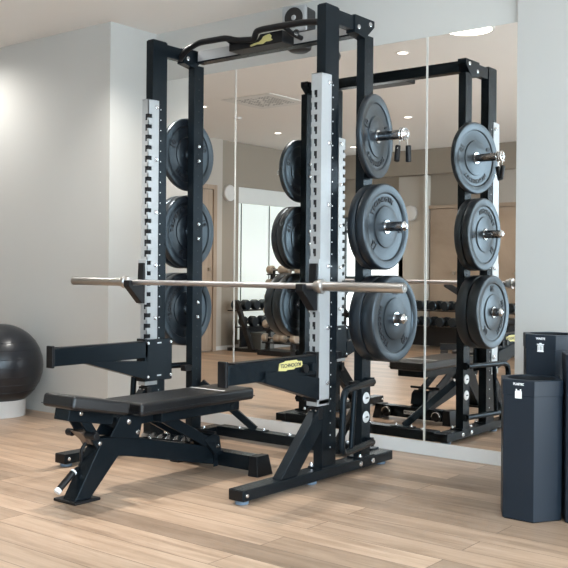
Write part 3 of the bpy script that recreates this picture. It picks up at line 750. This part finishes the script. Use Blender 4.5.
# a chrome-dumbbell tower
def dumbbell(name, mk_head, mk_bar, R, L, hl):
    t = thing(name, 'x', 'dumbbell')
    b = B(); cyl(b, (-L/2, 0, 0), (L/2, 0, 0), .014, 14); obj('grip_bar', b, mk_bar, t)
    for s_ in (1, -1):
        b = B(); lathe(b, [(0, 0), (R*.9, 0), (R, .008), (R, hl-.008), (R*.9, hl), (0, hl)], (s_*(L/2-.005), 0, 0), (s_, 0, 0), 24); obj('head', b, mk_head, t)
    return t
tw = thing('dumbbell_tower', 'black upright dumbbell tower with pale dumbbells, seen in the mirror under the left plates', 'rack', (-3.60, -3.05, 0))
b = B(); box(b, -.26, .24, -.14, .14, 0, .06); obj('base', b, M['rack_black'], tw, .006)
for x in (-.20, .18):
    b = B(); bar(b, (x, .02, .06), (x, -.08, 1.02), .04, .05, (0, 1, 0)); obj('post', b, M['rack_black'], tw, .004)
tiers = [.20, .36, .52, .68, .84, 1.0]
for z in tiers:
    b = B(); box(b, -.24, .22, -.02-.1*z, .10-.1*z, z-.064, z-.050); obj('tier_shelf', b, M['rack_black'], tw, .003)
d0 = dumbbell('dumbbell', M['chrome_db'], M['chrome'], .050, .11, .075); d0.location = (-.12-3.60, -3.03, .20)
words = ['lowest', 'second lowest', 'third', 'fourth', 'fifth', 'top']
firstd = True
for i, z in enumerate(tiers):
    for j, x in enumerate((-.135, .115)):
        lab_ = 'pale metal dumbbell at the %s end of the %s tier of the tower' % (('left', 'right')[j], words[i])
        loc = (-3.60+x, -3.05+.04-.1*z, z)
        if firstd: d0.location = loc; d0['label'] = lab_; d0['group'] = 'pale dumbbells on the tower'; firstd = False
        else: dup(d0, loc, (0, 0, 0), lab_, 'pale dumbbells on the tower')

# low racks of black dumbbells
def low_rack(loc, rz, L, label, tiers):
    t = thing('dumbbell_rack', label, 'rack', loc, rz)
    for x in (-L/2+.03, L/2-.03):
        b = B(); prism(b, [(-.22, 0), (-.15, 0), (.10, .60), (.05, .62)], 'x', x-.025, x+.025); obj('side_frame', b, M['rack_black'], t, .004)
        b = B(); box(b, x-.03, x+.03, -.25, .2, 0, .04); obj('foot', b, M['rack_black'], t, .004)
    b = B(); box(b, -L/2+.02, L/2-.02, .0, .02, .05, .285); obj('back_panel', b, M['rack_black'], t, .003)
    for y, z in tiers:
        b = B(); box(b, -L/2, L/2, y-.10, y+.10, z-.012, z); obj('tray', b, M['rack_black'], t, .003)
    return t
def fill(loc, rz, L, n, tiers, group, words_):
    global dbk
    for ti, (y, z) in enumerate(tiers):
        for i in range(n):
            x = -L/2+.14+i*(L-.28)/(n-1)
            p = Matrix.Translation(loc) @ Matrix.Rotation(rz, 4, 'Z') @ Vector((x, y, z+.062))
            lab_ = 'black dumbbell, number %d from the left on the %s tray %s' % (i+1, words_[ti], group.split('rack ')[1])
            if dbk is None:
                dbk = dumbbell('dumbbell', M['rubber'], M['chrome'], .060, .10, .075); dbk.location = p; dbk.rotation_euler = (0, 0, rz+PI/2); dbk['label'] = lab_; dbk['group'] = group
            else: dup(dbk, p, (0, 0, rz+PI/2), lab_, group)
dbk = None
T2 = [(-.02, .30), (.10, .50)]
low_rack((-4.30, -3.85, 0), PI/2, 1.5, 'low black two-tray dumbbell rack by the frosted window', T2); fill((-4.30, -3.85, 0), PI/2, 1.5, 8, T2, 'dumbbell rack under the window', ['lower', 'upper'])
low_rack((-2.35, -5.0, 0), PI, 1.7, 'low black two-tray dumbbell rack before the oak cupboards', T2); fill((-2.35, -5.0, 0), PI, 1.7, 9, T2, 'dumbbell rack before the cupboards', ['lower', 'upper'])

# incline benches, rear of the room
def incline(loc, rz, label):
    t = thing('incline_bench', label, 'bench', loc, rz)
    b = B(); box(b, -.04, .04, -.6, .6, .10, .17); obj('beam', b, M['rack_black'], t, .004)
    for y in (-.55, .55):
        b = B(); box(b, -.28, .28, y-.04, y+.04, 0, .10); obj('foot', b, M['rack_black'], t, .004)
    b = B(); bar(b, (0, -.20, .17), (0, -.20, .40), .07, .07, (0, 1, 0)); obj('post', b, M['rack_black'], t, .004)
    b = B(); box(b, -.14, .14, -.45, -.12, .40, .47); obj('seat', b, M['leather'], t, .015)
    b = B(); bar(b, (0, -.08, .46), (0, .55, .86), .28, .07); obj('backrest', b, M['leather'], t, .015)
    b = B(); bar(b, (0, .35, .15), (0, .30, .66), .05, .05, (0, 1, 0)); obj('strut', b, M['rack_black'], t, .004)
    return t
incline((-3.62, -4.15, 0), math.radians(-4), 'black incline bench by the frosted window, seen in the mirror')
incline((-1.55, -4.35, 0), math.radians(62), 'black incline bench before the oak cupboards, seen in the mirror')
# grey storage box pushed under the tray of the window-side rack
t = thing('storage_box', 'grey storage box on the floor under the trays of the window-side dumbbell rack', 'box', (-4.165, -3.36, 0))
b = B(); box(b, -.10, .10, -.13, .13, 0, .21); obj('body', b, M['yoga_grey'], t, .008)
b = B(); box(b, -.104, .104, -.134, .134, .21, .232); obj('lid', b, M['yoga_grey'], t, .005)
b = B(); box(b, .10, .106, -.05, .05, .13, .16); obj('handle', b, M['rack_black'], t, .002)

# ------------------------------------------------------------------ world, exposure, camera
w = bpy.data.worlds.new('world'); SC.world = w; w.use_nodes = True
w.node_tree.nodes['Background'].inputs['Color'].default_value = (.8, .9, 1., 1)
w.node_tree.nodes['Background'].inputs['Strength'].default_value = .6

cam = bpy.data.cameras.new('camera'); co = bpy.data.objects.new('camera', cam); C.objects.link(co); SC.camera = co
phi, roll = .6694, .0088
s_, c_ = math.sin(phi), math.cos(phi)
r0 = Vector((c_, s_, 0)); up0 = Vector((0, 0, 1)); back = Vector((s_, -c_, 0))
rt = r0*math.cos(roll)+up0*math.sin(roll); upv = up0*math.cos(roll)-r0*math.sin(roll)
mw = Matrix((rt, upv, back)).transposed().to_4x4(); mw.translation = (3.1634, -3.4401, 1.0)
co.matrix_world = mw
cam.sensor_width = 36; cam.lens = 930.67*36/568; cam.shift_y = (269.895-284)/568; cam.clip_start = .05

vs = SC.view_settings; vs.view_transform = 'Standard'; vs.look = 'None'; vs.gamma = 1; vs.use_curve_mapping = False; vs.exposure = -0.2
SC.cycles.max_bounces = 10; SC.cycles.glossy_bounces = 6; SC.cycles.diffuse_bounces = 5
